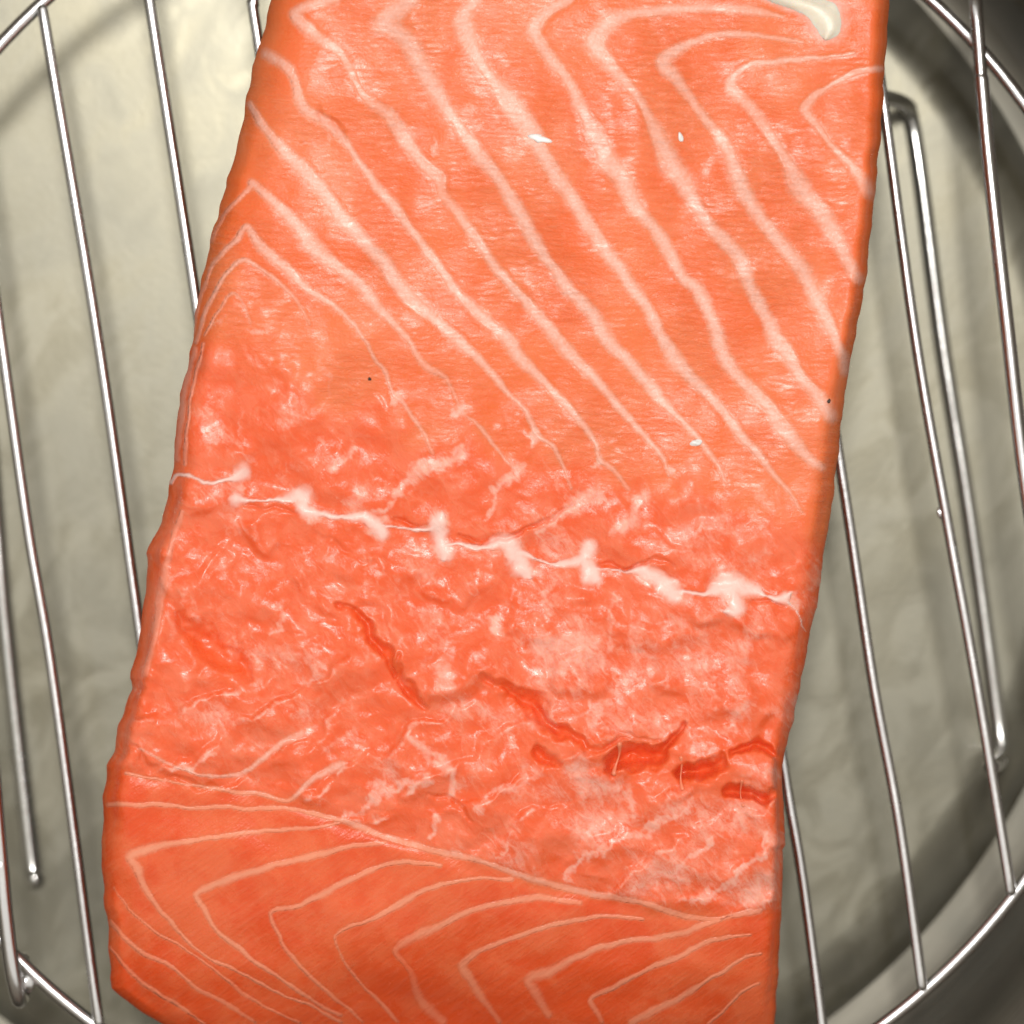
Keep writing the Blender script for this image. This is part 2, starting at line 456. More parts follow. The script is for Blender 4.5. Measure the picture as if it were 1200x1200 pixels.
def seg_field(lines, falloff=40):
    """distance to a set of polylines, and the half width, amount at the nearest point. each line: (points, width(s), amount(s))"""
    global SIDE
    SIDE = np.ones(X.shape); D = np.full(X.shape, 1e3); Wd = np.ones(X.shape); A = np.zeros(X.shape)
    for pts, w, am in lines:
        p = catmull(pts, 5) if len(pts) > 2 else np.array(pts, float)
        n = len(p)
        w_ = np.interp(np.linspace(0, 1, n), np.linspace(0, 1, len(w)), w); a_ = np.interp(np.linspace(0, 1, n), np.linspace(0, 1, len(am)), am)
        for i in range(n-1):
            (x0, y0), (x1, y1) = p[i], p[i+1]
            r0 = int(np.searchsorted(Y0, min(y0, y1)-falloff)); r1 = int(np.searchsorted(Y0, max(y0, y1)+falloff))
            if r1 <= r0: continue
            dx, dy = x1-x0, y1-y0; L = dx*dx+dy*dy+1e-9
            xs, yy = XJ[r0:r1], YJ[r0:r1]
            t = np.clip(((xs-x0)*dx+(yy-y0)*dy)/L, 0, 1)
            d = np.hypot(xs-x0-t*dx, yy-y0-t*dy)
            ww = w_[i]+(w_[i+1]-w_[i])*t; aa = a_[i]+(a_[i+1]-a_[i])*t
            m = d/ww < D[r0:r1]/Wd[r0:r1]
            D[r0:r1][m] = d[m]; Wd[r0:r1][m] = ww[m]; A[r0:r1][m] = aa[m]; SIDE[r0:r1][m] = (dx*(yy-y0)-dy*(xs-x0))[m]/math.sqrt(L)
    return D, Wd, A
# jitter the field so seams wander as real ones do
XJ = X+1.5*fbm(X/26, Y/26, 3, 5); YJ = Y+1.5*fbm(X/26, Y/26, 3, 9)

# fat seams: (points, half widths along it, strength along it)
S = {}
S['loin'] = [
 ([(392, -4), (366, 6), (345, 18), (372, 42), (400, 65), (425, 110), (455, 135), (475, 165), (497, 193), (515, 210), (520, 230), (543, 257), (580, 313), (607, 343), (633, 373), (655, 400), (673, 420), (700, 447), (723, 473), (743, 497), (763, 520), (777, 537), (783, 557)], [6, 7, 4, 7, 5, 5, 6, 5, 3.5, 2], [.8, .85, .4, .9, .5, .95, 1, .95, .8, .5]),
 ([(312, 63), (340, 83), (350, 113), (360, 130), (377, 140), (400, 160), (423, 193), (440, 217), (460, 240), (477, 263), (500, 293), (523, 327), (547, 353), (573, 377), (597, 400), (607, 417), (633, 443), (653, 463), (677, 490), (697, 517), (703, 537), (720, 553), (737, 573)], [5, 5, 4, 5.5, 6, 6, 5, 3, 2], [.8, .8, .8, .95, 1, 1, .9, .7, .4]),
 ([(292, 122), (310, 150), (333, 177), (353, 197), (373, 217), (396, 248), (427, 283), (447, 303), (467, 333), (487, 357), (510, 373), (535, 398), (560, 420), (580, 443), (597, 463), (617, 483), (630, 510), (647, 523), (660, 547), (670, 573)], [4, 6, 6.5, 6.5, 6, 4, 2.5, 2.5, 2], [.8, .9, 1, 1, 1, .9, .7, .7, .4]),
 ([(247, 283), (267, 247), (290, 223), (297, 215), (320, 237), (347, 263), (367, 290), (387, 307), (400, 317), (420, 333), (440, 357), (460, 377), (477, 398), (500, 430), (523, 443), (540, 480), (560, 497), (577, 520), (597, 543), (607, 553)], [2, 2.5, 6.5, 7.5, 6, 3.5, 2, 2.2, 2], [.4, .6, 1, 1, .95, .7, .35, .6, .6]),
 ([(225, 395), (235, 350), (250, 310), (275, 283), (287, 265), (300, 280), (317, 300), (340, 320), (367, 343), (400, 366), (427, 398), (440, 423), (453, 437), (460, 463), (470, 470), (487, 493), (500, 513), (507, 533)], [2, 2.5, 3.5, 6.5, 3, 2, 2.2, 2.4, 1.5], [.5, .6, .8, .95, .8, .6, .6, .6, .3]),
 ([(230, 400), (243, 360), (262, 325), (283, 305), (307, 317), (333, 337), (353, 360), (363, 380)], [2, 2.5, 3, 2.5, 1.5], [.6, .7, .7, .5, .3]),
 ([(240, 392), (257, 363), (273, 343), (287, 360), (293, 378)], [1.5, 2, 1.5], [.4, .5, .3]),
 ([(483, -3), (467, 10), (450, 27), (457, 33), (477, 50), (490, 73), (507, 100), (523, 127), (540, 150), (560, 180), (580, 203), (597, 230), (613, 257), (630, 287), (647, 313), (667, 340), (693, 367), (711, 398), (733, 420), (753, 443), (773, 467), (800, 495), (817, 513), (837, 540), (853, 567)], [7, 12, 8, 6.5, 6, 6, 6, 7, 6, 3.5, 2], [.8, .9, .8, .9, .95, 1, 1, 1, 1, .8, .5]),
 ([(560, -4), (543, 20), (547, 37), (560, 67), (577, 93), (597, 120), (617, 143), (633, 173), (647, 200), (667, 227), (683, 253), (707, 290), (725, 313), (743, 340), (760, 363), (778, 398), (800, 433), (820, 453), (847, 480), (867, 510), (887, 530), (907, 557), (927, 580), (940, 600)], [7, 9, 9, 11, 8, 7, 6.5, 6, 6.5, 5.5, 3, 1.8], [.8, .9, .8, .95, .95, .95, 1, 1, 1, .9, .7, .4]),
 ([(667, -3), (643, 13), (627, 33), (630, 47), (647, 70), (667, 97), (680, 123), (697, 157), (713, 187), (733, 217), (747, 247), (767, 267), (783, 293), (800, 323), (817, 340), (833, 370), (842, 398), (853, 427), (873, 450), (897, 473), (913, 497), (933, 520), (950, 540), (963, 547)], [5.5, 7, 5, 9, 8, 7, 6, 6.5, 7, 6, 4], [.8, .9, .75, .9, .95, .95, .95, 1, 1, .9, .7]),
 ([(917, 20), (883, 13), (827, 8), (767, 13), (733, 17), (710, 30), (697, 50), (710, 70), (733, 97), (753, 123), (770, 157), (783, 187), (800, 213), (817, 243), (837, 270), (853, 287), (867, 303), (880, 337), (897, 370), (911, 398), (927, 420), (940, 443), (957, 463), (973, 488)], [3, 5, 6, 9, 5, 5, 9, 7, 6, 6.5, 6.5, 6, 7], [.6, .75, .8, .9, .75, .7, .95, .95, .9, .95, 1, .95, .9]),
 ([(940, 50), (900, 43), (850, 40), (820, 47), (800, 55), (777, 73), (793, 93), (807, 113), (827, 140), (847, 167), (863, 200), (873, 227), (890, 253), (910, 280), (927, 300), (943, 320), (957, 350), (973, 383), (980, 400), (987, 417), (992, 435)], [2, 3, 4, 7, 4, 6, 8, 7, 7, 7, 6, 6], [.5, .75, .8, .9, .6, .9, .95, .9, .9, .9, .9, .8]),
 ([(1000, 62), (960, 68), (907, 72), (870, 80), (855, 100), (870, 117), (893, 143), (910, 170), (927, 197), (943, 227), (967, 253), (980, 280), (993, 307), (1005, 328)], [2, 3, 3.5, 7, 5, 6, 10, 9, 8, 5], [.6, .8, .85, .85, .6, .7, .85, .85, .85, .7]),
 ([(1033, 80), (1013, 83), (987, 93), (960, 110), (943, 128), (960, 150), (980, 177), (1003, 200), (1018, 224)], [2.5, 3.5, 2.5, 4, 3, 6, 9], [.7, .8, .7, .75, .6, .7, .6]),
]
S['flank'] = [
 ([(228, 408), (218, 450), (212, 500), (208, 538)], [2.5, 4, 3], [.5, .55, .4]),
 ([(238, 402), (226, 455), (219, 505), (217, 545)], [1.5, 2.2, 2], [.4, .5, .35]),
 ([(214, 600), (200, 640), (190, 690), (182, 740), (170, 790)], [3, 4, 3], [.3, .4, .3]),
]
S['belly'] = [
 ([(147, 907), (180, 912), (213, 918), (247, 923), (273, 928), (300, 930), (320, 935), (340, 938), (360, 920), (377, 907), (400, 897)], [2.2, 2.5, 3, 3, 4.5, 6], [.65, .8, .8, .75, .8, .8]),
 ([(127, 943), (160, 943), (193, 943), (227, 947), (260, 945), (293, 948), (327, 947), (360, 952), (400, 962), (450, 980), (507, 997), (567, 1010), (613, 1027), (640, 1035), (693, 1048), (747, 1057), (800, 1072), (840, 1077), (890, 1068)], [3, 3, 3, 3.5, 4.4, 4, 4.2, 4, 3.5], [.8, .85, .8, .85, .8, .7, .75, .7, .6]),
 ([(400, 1198), (367, 1180), (333, 1167), (300, 1150), (267, 1133), (240, 1120), (217, 1100), (193, 1073), (173, 1047), (160, 1017), (153, 1002), (187, 992), (227, 985), (260, 980), (300, 975), (333, 972), (367, 970), (397, 965)], [2.5, 2.5, 2.5, 3, 5, 5.5, 4, 3, 2.5], [.6, .7, .7, .7, .85, .95, .9, .8, .7]),
 ([(400, 1190), (367, 1173), (333, 1150), (307, 1133), (277, 1110), (253, 1090), (240, 1067), (230, 1047), (260, 1033), (293, 1022), (327, 1013), (360, 1005), (397, 995), (420, 990), (453, 987)], [2.5, 3, 4, 4, 5, 5, 4, 3], [.6, .7, .85, .8, .9, .9, .85, .7]),
 ([(425, 1197), (393, 1170), (367, 1147), (343, 1123), (327, 1097), (317, 1070), (347, 1063), (373, 1050), (400, 1036), (427, 1023), (457, 1013), (480, 1010), (517, 1014)], [2, 2.5, 3, 3, 4, 5, 4.5, 3], [.5, .6, .6, .7, .85, .9, .85, .7]),
 ([(467, 1197), (450, 1180), (430, 1160), (413, 1140), (400, 1120), (393, 1096), (423, 1082), (450, 1070), (473, 1057), (500, 1042), (527, 1035), (557, 1030), (600, 1030)], [2.5, 2.5, 2.5, 3, 4, 4.5, 4, 3], [.6, .6, .5, .5, .85, .9, .85, .7]),
 ([(520, 1197), (503, 1183), (490, 1165), (483, 1143), (473, 1127), (465, 1112), (487, 1098), (510, 1087), (533, 1075), (560, 1065), (590, 1058), (623, 1052), (653, 1055), (680, 1058)], [6, 6, 3, 5, 4.5, 4.5, 4.5, 3], [.5, .4, .2, .6, .85, .9, .85, .7]),
 ([(585, 1198), (567, 1173), (553, 1150), (543, 1130), (563, 1115), (590, 1103), (620, 1092), (653, 1083), (683, 1077), (703, 1073), (753, 1078)], [4, 6, 6, 4.5, 4, 4.5, 3], [.4, .55, .7, .85, .85, .85, .7]),
 ([(643, 1190), (630, 1167), (620, 1147), (647, 1137), (673, 1123), (700, 1112), (733, 1103), (767, 1100), (800, 1093), (820, 1085), (843, 1078), (880, 1067)], [5, 7, 5, 4, 4.5, 4, 2.5], [.4, .6, .85, .9, .85, .8, .6]),
 ([(705, 1197), (698, 1183), (693, 1170), (717, 1158), (750, 1140), (780, 1127), (800, 1119), (827, 1105), (853, 1098), (880, 1095)], [4, 5, 4, 4, 3.5, 2.5], [.4, .7, .85, .85, .8, .6]),
 ([(740, 1197), (777, 1180), (800, 1168), (827, 1150), (850, 1137), (873, 1123), (893, 1118)], [5, 4.5, 3, 2.5], [.7, .85, .8, .6]),
 ([(830, 1200), (850, 1183), (870, 1163), (890, 1152)], [3, 3, 2.5], [.6, .7, .5]),
 ([(130, 1080), (143, 1097), (167, 1117), (200, 1133), (233, 1160), (267, 1177), (300, 1199)], [3, 4, 3, 2.5], [.6, .7, .6, .5]),
 ([(130, 1110), (147, 1133), (173, 1157), (207, 1177), (240, 1200)], [2.5, 3, 2.5], [.5, .6, .6]),
 ([(133, 1040), (153, 1067), (180, 1090), (213, 1110), (250, 1135), (283, 1163), (317, 1183), (353, 1199)], [1.8, 2.2, 2.5, 2.5], [.4, .5, .5, .5]),
 ([(163, 877), (173, 883), (200, 897), (233, 907), (260, 910), (283, 907), (307, 890), (333, 870), (353, 860)], [2, 2.2, 3, 4.5, 5], [.5, .6, .7, .8, .7]),
]
SIN = [([(202, 563), (213, 555), (230, 563), (240, 567), (257, 563), (273, 560), (284, 553)], [4, 3.5, 3.5, 5, 7], [1]),
 ([(277, 586), (293, 587), (320, 587), (347, 580), (357, 583)], [5.5, 3.5, 3, 7, 9], [1]),
 ([(357, 590), (362, 600), (377, 602), (400, 606), (427, 605), (440, 613), (447, 627)], [6, 8, 4.5, 4.5, 6, 6.5, 6], [1]),
 ([(440, 613), (463, 619), (500, 622), (511, 612), (519, 600)], [5, 2.6, 4.5, 8, 4], [1]),
 ([(509, 615), (522, 645), (520, 656)], [7, 7.5, 5], [1]),
 ([(522, 638), (545, 640), (567, 641), (593, 636), (603, 653), (613, 667), (622, 676)], [3, 4.5, 5, 8, 8, 8.5, 4], [1]),
 ([(603, 650), (627, 655), (647, 660), (677, 657), (690, 643)], [6, 3, 3, 6, 7.5], [1]),
 ([(684, 655), (693, 675), (700, 680)], [6, 8.5, 4], [1]),
 ([(693, 668), (713, 667), (733, 669), (753, 670), (773, 680), (790, 697), (794, 703)], [3.5, 2, 3, 6, 7, 8.5, 4], [1]),
 ([(785, 692), (805, 695), (827, 695), (853, 687), (877, 690), (900, 700), (920, 701), (930, 694)], [5, 4, 4.5, 11, 7, 2.8, 5.5, 2], [1]),
 ([(857, 690), (863, 713), (848, 717)], [5, 8, 4], [1]),
 ([(917, 700), (932, 715), (944, 738)], [3, 2, 1.5], [.8])]
FILM = [([(437, 597), (473, 577), (497, 550), (543, 533)], [5, 9, 8], [.95]), ([(610, 550), (587, 573), (570, 607)], [9, 6, 4], [.9]),
 ([(700, 580), (687, 590), (660, 600), (630, 620)], [9, 10, 6], [.95]), ([(757, 583), (740, 610), (718, 622)], [12, 11, 8], [1]),
 ([(415, 525), (398, 540), (385, 552)], [8, 8, 6], [.85]), ([(583, 725), (581, 742)], [9, 8], [1.2]), ([(523, 788), (520, 802)], [13, 9], [1]),
 ([(483, 863), (503, 887), (527, 903), (530, 933)], [7, 8, 6], [1]), ([(400, 960), (433, 940), (467, 920), (500, 913)], [5, 7, 6], [.9]),
 ([(445, 922), (455, 930)], [11, 9], [1.05]), ([(515, 955), (503, 982)], [6, 5], [.9]), ([(560, 950), (600, 920), (630, 903)], [4, 8, 6], [.8]),
 ([(597, 978), (580, 1006)], [6, 4], [.8]), ([(667, 1030), (677, 1013), (700, 997), (733, 983), (763, 970), (793, 953), (812, 935)], [5, 5, 5, 5, 6], [.9]),
 ([(747, 1047), (760, 1033), (800, 1013), (837, 980)], [5, 6, 6, 5], [.95]), ([(810, 1060), (857, 1030), (890, 1007), (897, 975)], [5, 6, 6, 4], [.95]),
 ([(875, 945), (862, 965)], [24, 18], [.85]), ([(680, 905), (700, 922), (725, 915)], [20, 22, 12], [.95]), ([(735, 930), (745, 960)], [12, 8], [.9]),
 ([(648, 680), (642, 700), (645, 720)], [8, 7, 5], [.8]), ([(720, 700), (716, 760)], [8, 8], [.7]), ([(745, 735), (738, 800)], [9, 9], [.75]),
 ([(655, 745), (690, 775), (676, 812)], [20, 20, 16], [.6]), ([(820, 740), (850, 800), (800, 840)], [34, 40, 25], [.5]), ([(765, 770), (720, 830), (780, 850)], [24, 26, 18], [.62]),
 ([(700, 830), (690, 852)], [14, 8], [.9]), ([(870, 830), (855, 850)], [16, 12], [.8]), ([(310, 745), (330, 735), (333, 718)], [3, 4, 4], [.8]),
 ([(270, 750), (283, 765)], [8, 6], [.8]), ([(360, 765), (370, 785), (362, 800)], [8, 8, 5], [.75]), ([(300, 870), (320, 880)], [9, 6], [.5]),
 ([(247, 383), (262, 378)], [6, 5], [.7]), ([(297, 388), (303, 386)], [5, 4], [.8]), ([(330, 500), (350, 480), (360, 450)], [20, 22, 14], [.45]),
 ([(375, 425), (382, 470), (350, 490)], [4, 5, 6], [.55]), ([(283, 480), (280, 520), (300, 545)], [4, 4, 5], [.55]), ([(460, 463), (452, 470)], [8, 5], [1]),
 ([(540, 480), (536, 484)], [8, 6], [1.1]), ([(629, 510), (625, 517)], [9, 6], [1.1]), ([(701, 537), (697, 541)], [7, 5], [1]), ([(783, 556), (781, 560)], [6, 5], [1.1]),
 ([(840, 620), (800, 640), (860, 660), (900, 640)], [26, 22, 24, 16], [.55]), ([(905, 580), (880, 600)], [18, 14], [.6]), ([(432, 660), (470, 690), (440, 720)], [18, 20, 14], [.4]),
 ([(240, 690), (262, 720)], [22, 18], [.35]), ([(200, 715), (203, 745)], [6, 7], [.55]), ([(470, 700), (520, 745), (500, 780)], [10, 12, 12], [.6]),
 ([(470, 150), (500, 195), (455, 130)], [7, 5, 5], [.8]), ([(505, 165), (512, 178)], [6, 4], [.8]), ([(385, 160), (355, 165)], [5, 3], [.7]),
 ([(415, 860), (380, 880)], [8, 6], [.7]), ([(560, 840), (580, 855), (600, 845)], [12, 14, 8], [.45]), ([(600, 870), (620, 900)], [14, 12], [.5])]
# openings torn into the muscle: (points, half width, depth mm)
GASH = [([(400, 710), (420, 727), (440, 750), (455, 768), (462, 785)], [3, 9, 8, 4], [1.5, 3.6, 3.6, 2]),
 ([(466, 768), (470, 796), (482, 812), (505, 832)], [4, 5, 6, 3], [1.5, 2, 2.2, 1]),
 ([(566, 798), (600, 812), (627, 830), (640, 847), (667, 863), (690, 877)], [3, 9, 15, 9, 6, 4], [1.5, 4, 5.5, 4.5, 3, 2]),
 ([(632, 880), (643, 892), (653, 896)], [8, 10, 6], [3, 3.2, 2]),
 ([(722, 893), (740, 887), (765, 887), (785, 874), (800, 857)], [11, 14, 12, 7, 4], [6, 7, 6, 4, 2]),
 ([(797, 906), (822, 906), (838, 900), (848, 885)], [9, 13, 10, 4], [6.5, 7, 5, 3]),
 ([(852, 926), (872, 926), (888, 934), (905, 931)], [5, 9, 9, 6], [4, 5.5, 5, 3]), ([(860, 882), (888, 877), (914, 886)], [4, 8, 4], [3, 4.2, 3]),
 ([(208, 722), (233, 745), (262, 768), (285, 786), (296, 797)], [5, 15, 18, 13, 4], [1, 2.8, 3.0, 2.4, 1]),
 ([(690, 880), (720, 868), (760, 872)], [5, 5, 4], [1.2, 1.6, 1]), ([(150, 875), (172, 893), (215, 915), (255, 925)], [3, 4, 4, 3], [.8, 1, .8, .4]),
 ([(462, 609), (480, 612), (498, 611)], [3, 4, 3], [.6, 1.2, .6]), ([(538, 629), (560, 631), (590, 630), (627, 617), (655, 599), (672, 592)], [3, 4, 4.5, 4, 3, 2], [.8, 1.4, 1.4, 1.2, .8, .3]),
 ([(703, 660), (733, 667), (767, 658), (790, 660)], [3, 4.5, 4, 3], [.8, 1.5, 1, .5]), ([(290, 594), (330, 596), (352, 600)], [3, 3, 2], [.6, .8, .4]), ([(880, 703), (905, 706), (925, 714)], [3, 3, 2], [.7, 1, .5]),
 ([(375, 130), (395, 148), (408, 165)], [5, 5, 3], [.9, 1, .4]), ([(430, 660), (400, 640), (370, 625)], [3, 3, 2], [.3, .5, .2]),
 ([(505, 930), (540, 945), (553, 960)], [3, 4, 3], [.6, 1, .5]), ([(700, 850), (735, 862), (770, 868)], [3, 4, 4], [.6, 1.2, .8])]

ALL_SEAMS = S['loin']+S['flank']+[(p_, [w_*.72 for w_ in ww_], aa_) for p_, ww_, aa_ in S['belly']]
fatD, fatW, fatA = seg_field(ALL_SEAMS)
WV = 1+.34*fbm(X/70, Y/70, 2, 91)+.07*perlin(X/11, Y/11, 93)
raw = np.clip(1-fatD/(fatW*WV), -1.2, 1)
xj0, yj0 = XJ, YJ
XJ = XJ+3.0*fbm(X/26, Y/26, 2, 81)+.9*perlin(X/6, Y/6, 83); YJ = YJ+3.0*fbm(X/26, Y/26, 2, 85)+.9*perlin(X/6, Y/6, 87)
sD, sW, sA = seg_field([(p_, [w_*(.50 if w_ <= 5 else 1.12) for w_ in ww_], aa_) for p_, ww_, aa_ in SIN])
XJ, YJ = xj0, yj0
sraw = np.clip(1-sD/(sW*1.1), -1, 1)
sraw0 = sraw
LUMP = [([(880, -12), (912, -2), (944, 6), (966, 18), (972, 34), (968, 44)], [5, 8, 11, 20, 14, 4], [1])]
lD, lW, lA = seg_field(LUMP, 60)
sraw = np.maximum(sraw, np.clip(1-lD/(lW*1.12), -1, .75))
def soft_sum(lines):
    out = np.zeros(X.shape)
    for L in lines:
        d, w, a = seg_field([L], 90)
        out = np.maximum(out, .84*a*np.exp(-(d/(w*1.2))**2*1.1))
    return out
xj0, yj0 = XJ, YJ
XJ = X+9*fbm(X/34, Y/34, 3, 71)+3.5*perlin(X/7, Y/7, 73); YJ = Y+9*fbm(X/34, Y/34, 3, 75)+3.5*perlin(X/7, Y/7, 77)
FILM += [([(x, y), (x+3, y+4)], [r, r*.8], [.95]) for x, y, r in [(277, 570, 11), (350, 585, 12), (362, 600, 9), (440, 615, 12), (513, 612, 15), (522, 648, 14), (600, 645, 17), (615, 668, 15), (688, 648, 14), (694, 676, 15), (788, 695, 18), (760, 672, 12), (855, 688, 24), (862, 713, 14), (925, 700, 10)]]
film = soft_sum(FILM)
XJ, YJ = xj0, yj0
torn = np.zeros(X.shape); gash = np.zeros(X.shape); lip = np.zeros(X.shape)
XJ = X+7*fbm(X/30, Y/30, 2, 131); YJ = Y+7*fbm(X/30, Y/30, 2, 133)
for L in GASH:
    d, w, a = seg_field([L], 60)
    d = d+.6*perlin(X/7, Y/7, 21)+np.minimum(w, 9)*.34*fbm(X/19, Y/19, 3, 23)
    gash = np.maximum(gash, .60*a*sstep(1.45, -.05, d/w))
    d = d*(1.10+(.52-1.10)*sstep(-2.5, 2.5, SIDE))       # steep upper wall, lower side rises slowly
    torn = np.maximum(torn, np.minimum(a/3.0, 1)*np.exp(-(np.maximum(d, 0)/w)**2*.9))
    lip = np.maximum(lip, np.exp(-((d/w-1.45)/.4)**2)*np.minimum(a, 3)*.03)

XJ, YJ = xj0, yj0
# zones
ysin = np.interp(X, [200, 280, 360, 450, 520, 600, 690, 790, 860, 940], [560, 562, 592, 615, 640, 645, 660, 690, 692, 705])
ybel = np.interp(X, [120, 250, 340, 400, 450, 530, 613, 700, 800, 900], [900, 922, 936, 962, 980, 1003, 1027, 1050, 1072, 1068])
yup = np.interp(X, [200, 300, 400, 500, 600, 700, 800, 900, 980], [390, 430, 475, 505, 530, 560, 575, 605, 640])
nz0 = 14*fbm(X/60, Y/60, 3, 31)
crumb = sstep(-62, 66, Y-yup+2.2*nz0)*sstep(12, -12, Y-ybel)
belly = sstep(-15, 12, Y-ybel+.5*nz0)
film = np.maximum(film, crumb*(.06+.50*fbm(X/78, Y/66, 3, 37)+.26*sstep(ysin, ysin+50, Y)*sstep(430, 620, X)+.10*sstep(420, 300, X)*sstep(ysin, ysin-60, Y)))

# ---- relief in mm
def edge(d, w, p=2.3):
    t = np.clip(d/w, 0, 1); return (1-(1-t)**p)**(1/p)
fl = edge(X-xl[:, None], wl[:, None]); fr_ = edge(xr[:, None]-X, wr[:, None], 2.6)
ft = edge(Y+55, 40.0); fb = edge(1245.0-Y, 60.0, 2.0)
side = np.minimum(fl, fr_)
prof = (.60+.40*side)*ft*fb            # the flanks bulge: below their widest line they turn under
topm = sstep(.75, .98, side*ft*fb)
th = ev(TH, ys); kk = np.exp(-(np.arange(-30, 31)/12.0)**2); kk /= kk.sum()
th = np.convolve(np.pad(th, 30, mode='reflect', reflect_type='odd'), kk, 'valid')
T = np.repeat(th[:, None], NU, axis=1)
relief = 1.0*fbm(X/230, Y/230, 2, 41)+.35*fbm(X/70, Y/70, 2, 43)
# crumbly middle: rounded lumps and short torn ridges
rx = (X*.86+Y*.5); ry = (-X*.5+Y*.86)
rid = 1-np.abs(fbm(rx/62, ry/38, 3, 47))*2.2
relief += crumb*(1.0*fbm(X/84, Y/66, 2, 51)+.08*fbm(X/24, Y/20, 2, 53)+.13*np.clip(rid, -1, 1)*sstep(ysin-20, ysin+40, Y)+.02*fbm(X/13, Y/11, 3, 57))
# overlapping flakes: long gentle rise, short drop
ytear0 = np.interp(X, [120, 300, 390, 450, 500, 570, 640, 700, 760, 830, 910], [800, 800, 740, 790, 835, 815, 860, 885, 885, 905, 930])
def flakes(c, period):
    f = np.mod(c/period, 1.0); return f*(1-sstep(.80, 1.0, f)), np.exp(-((f-.82)/.09)**2)
w1 = 30*fbm(X/110, Y/110, 2, 101)+7*fbm(X/26, Y/26, 2, 103); w2 = 20*fbm(X/80, Y/80, 2, 105)+6*fbm(X/22, Y/22, 2, 107)
h1, e1 = flakes(-.60*X+.80*Y+w1, 88.0); h2, e2 = flakes(-(.50*X+.86*Y)+w2, 54.0); h3, e3 = flakes(.62*X-.78*Y+w2, 74.0)
z1 = crumb*sstep(ysin+10, ysin+45, Y)*sstep(12, -12, Y-ytear0); z2 = crumb*sstep(-12, 12, Y-ytear0); z3 = crumb*sstep(ysin-4, ysin-40, Y)
brk = sstep(-.25, .35, fbm(X/60, Y/60, 2, 111))
relief += 1.15*h1*z1*brk+.95*h2*z2*(.35+.65*brk)+.5*h3*z3*brk
film = np.maximum(film, brk*(.75*e2*z2+.5*e1*z1)*(.75+.6*fbm(X/14, Y/14, 2, 113)))
# blocks of muscle beside the sinew
relief += -.55*np.exp(-((Y-ysin+7)/13.0)**2)*topm
# flakes of the loin and belly stand a little proud between the seams
fl_amt = sstep(0, -1.0, raw)
relief += (.04*(1-crumb)*(1-belly)+.02*belly)*fl_amt
relief += -.26*np.exp(-((Y-ybel-2)/10.0)**2)+.6*sstep(0, -46, Y-ybel)*crumb*sstep(150, 420, X)
# torn band: muscle above it overhangs the muscle below
ytear = np.interp(X, [390, 450, 500, 570, 640, 700, 760, 830, 910], [705, 768, 830, 800, 850, 880, 880, 900, 928])
relief += .9*sstep(9, -11, Y-ytear)*sstep(62, 6, ytear-Y)*sstep(380, 470, X)*sstep(80, 20, np.abs(Y-ytear))
relief += (.025*perlin(X/26, Y/5.2, 61)+.018*perlin(X/14, Y/3.6, 63))*(1-crumb)*(1-belly)
relief += -3.2*np.exp(-((X-500)/150)**2)*sstep(1095, 1230, Y)
relief += .16*np.clip(sraw, 0, 1)+lip
Z = ZB+RB+.00025+(T*prof+(relief-gash)*topm*np.clip(prof, 0, 1))*1e-3
Z = np.maximum(Z, ZB+RB+.00025)
sc = W0*(CZ-Z)/0.600/1200.0
PX = (X-600)*sc; PY = (600-Y)*sc

ids = np.arange(NV*NU).reshape(NV, NU)
co = np.stack([PX, PY, Z], -1).reshape(-1, 3)
q = np.stack([ids[1:, :-1], ids[1:, 1:], ids[:-1, 1:], ids[:-1, :-1]], -1).reshape(-1, 4)
fil_c = P(560, 590, ZB+RB)
fillet = empty('salmon_fillet', fil_c)
tag(fillet, 'thick raw orange salmon fillet with pale fat seams lying on the wire rack', 'fish')

ATT = {'fat': raw, 'fat_amount': fatA, 'sinew': sraw, 'film': film, 'cut_side': sstep(.97, .72, side), 'torn': torn, 'crumbly': crumb, 'belly': belly}
def quad_mesh(name, co, quads, mat, parent, vid=None):
    me = bpy.data.meshes.new(name)
    me.vertices.add(len(co)); me.vertices.foreach_set('co', np.ascontiguousarray(co, np.float32).ravel())
    me.loops.add(quads.size); me.loops.foreach_set('vertex_index', np.ascontiguousarray(quads, np.int32).ravel())
    me.polygons.add(len(quads))
    me.polygons.foreach_set('loop_start', np.arange(0, quads.size, 4, dtype=np.int32))
    me.polygons.foreach_set('use_smooth', np.ones(len(quads), bool))
    me.update(calc_edges=True); me.validate()
    if vid is not None:
        for k, a in ATT.items():
            at = me.attributes.new(k, 'FLOAT', 'POINT'); at.data.foreach_set('value', a.ravel()[vid].astype(np.float32))
        at = me.attributes.new('surf', 'FLOAT_VECTOR', 'POINT')
        v = np.stack([X.ravel()[vid]/100, -Y.ravel()[vid]/100, Z.ravel()[vid]*70], -1).astype(np.float32)
        at.data.foreach_set('vector', v.ravel())
    me.materials.append(mat)
    o = bpy.data.objects.new(name, me); COL.objects.link(o)
    if parent: put(o, parent)
    return o
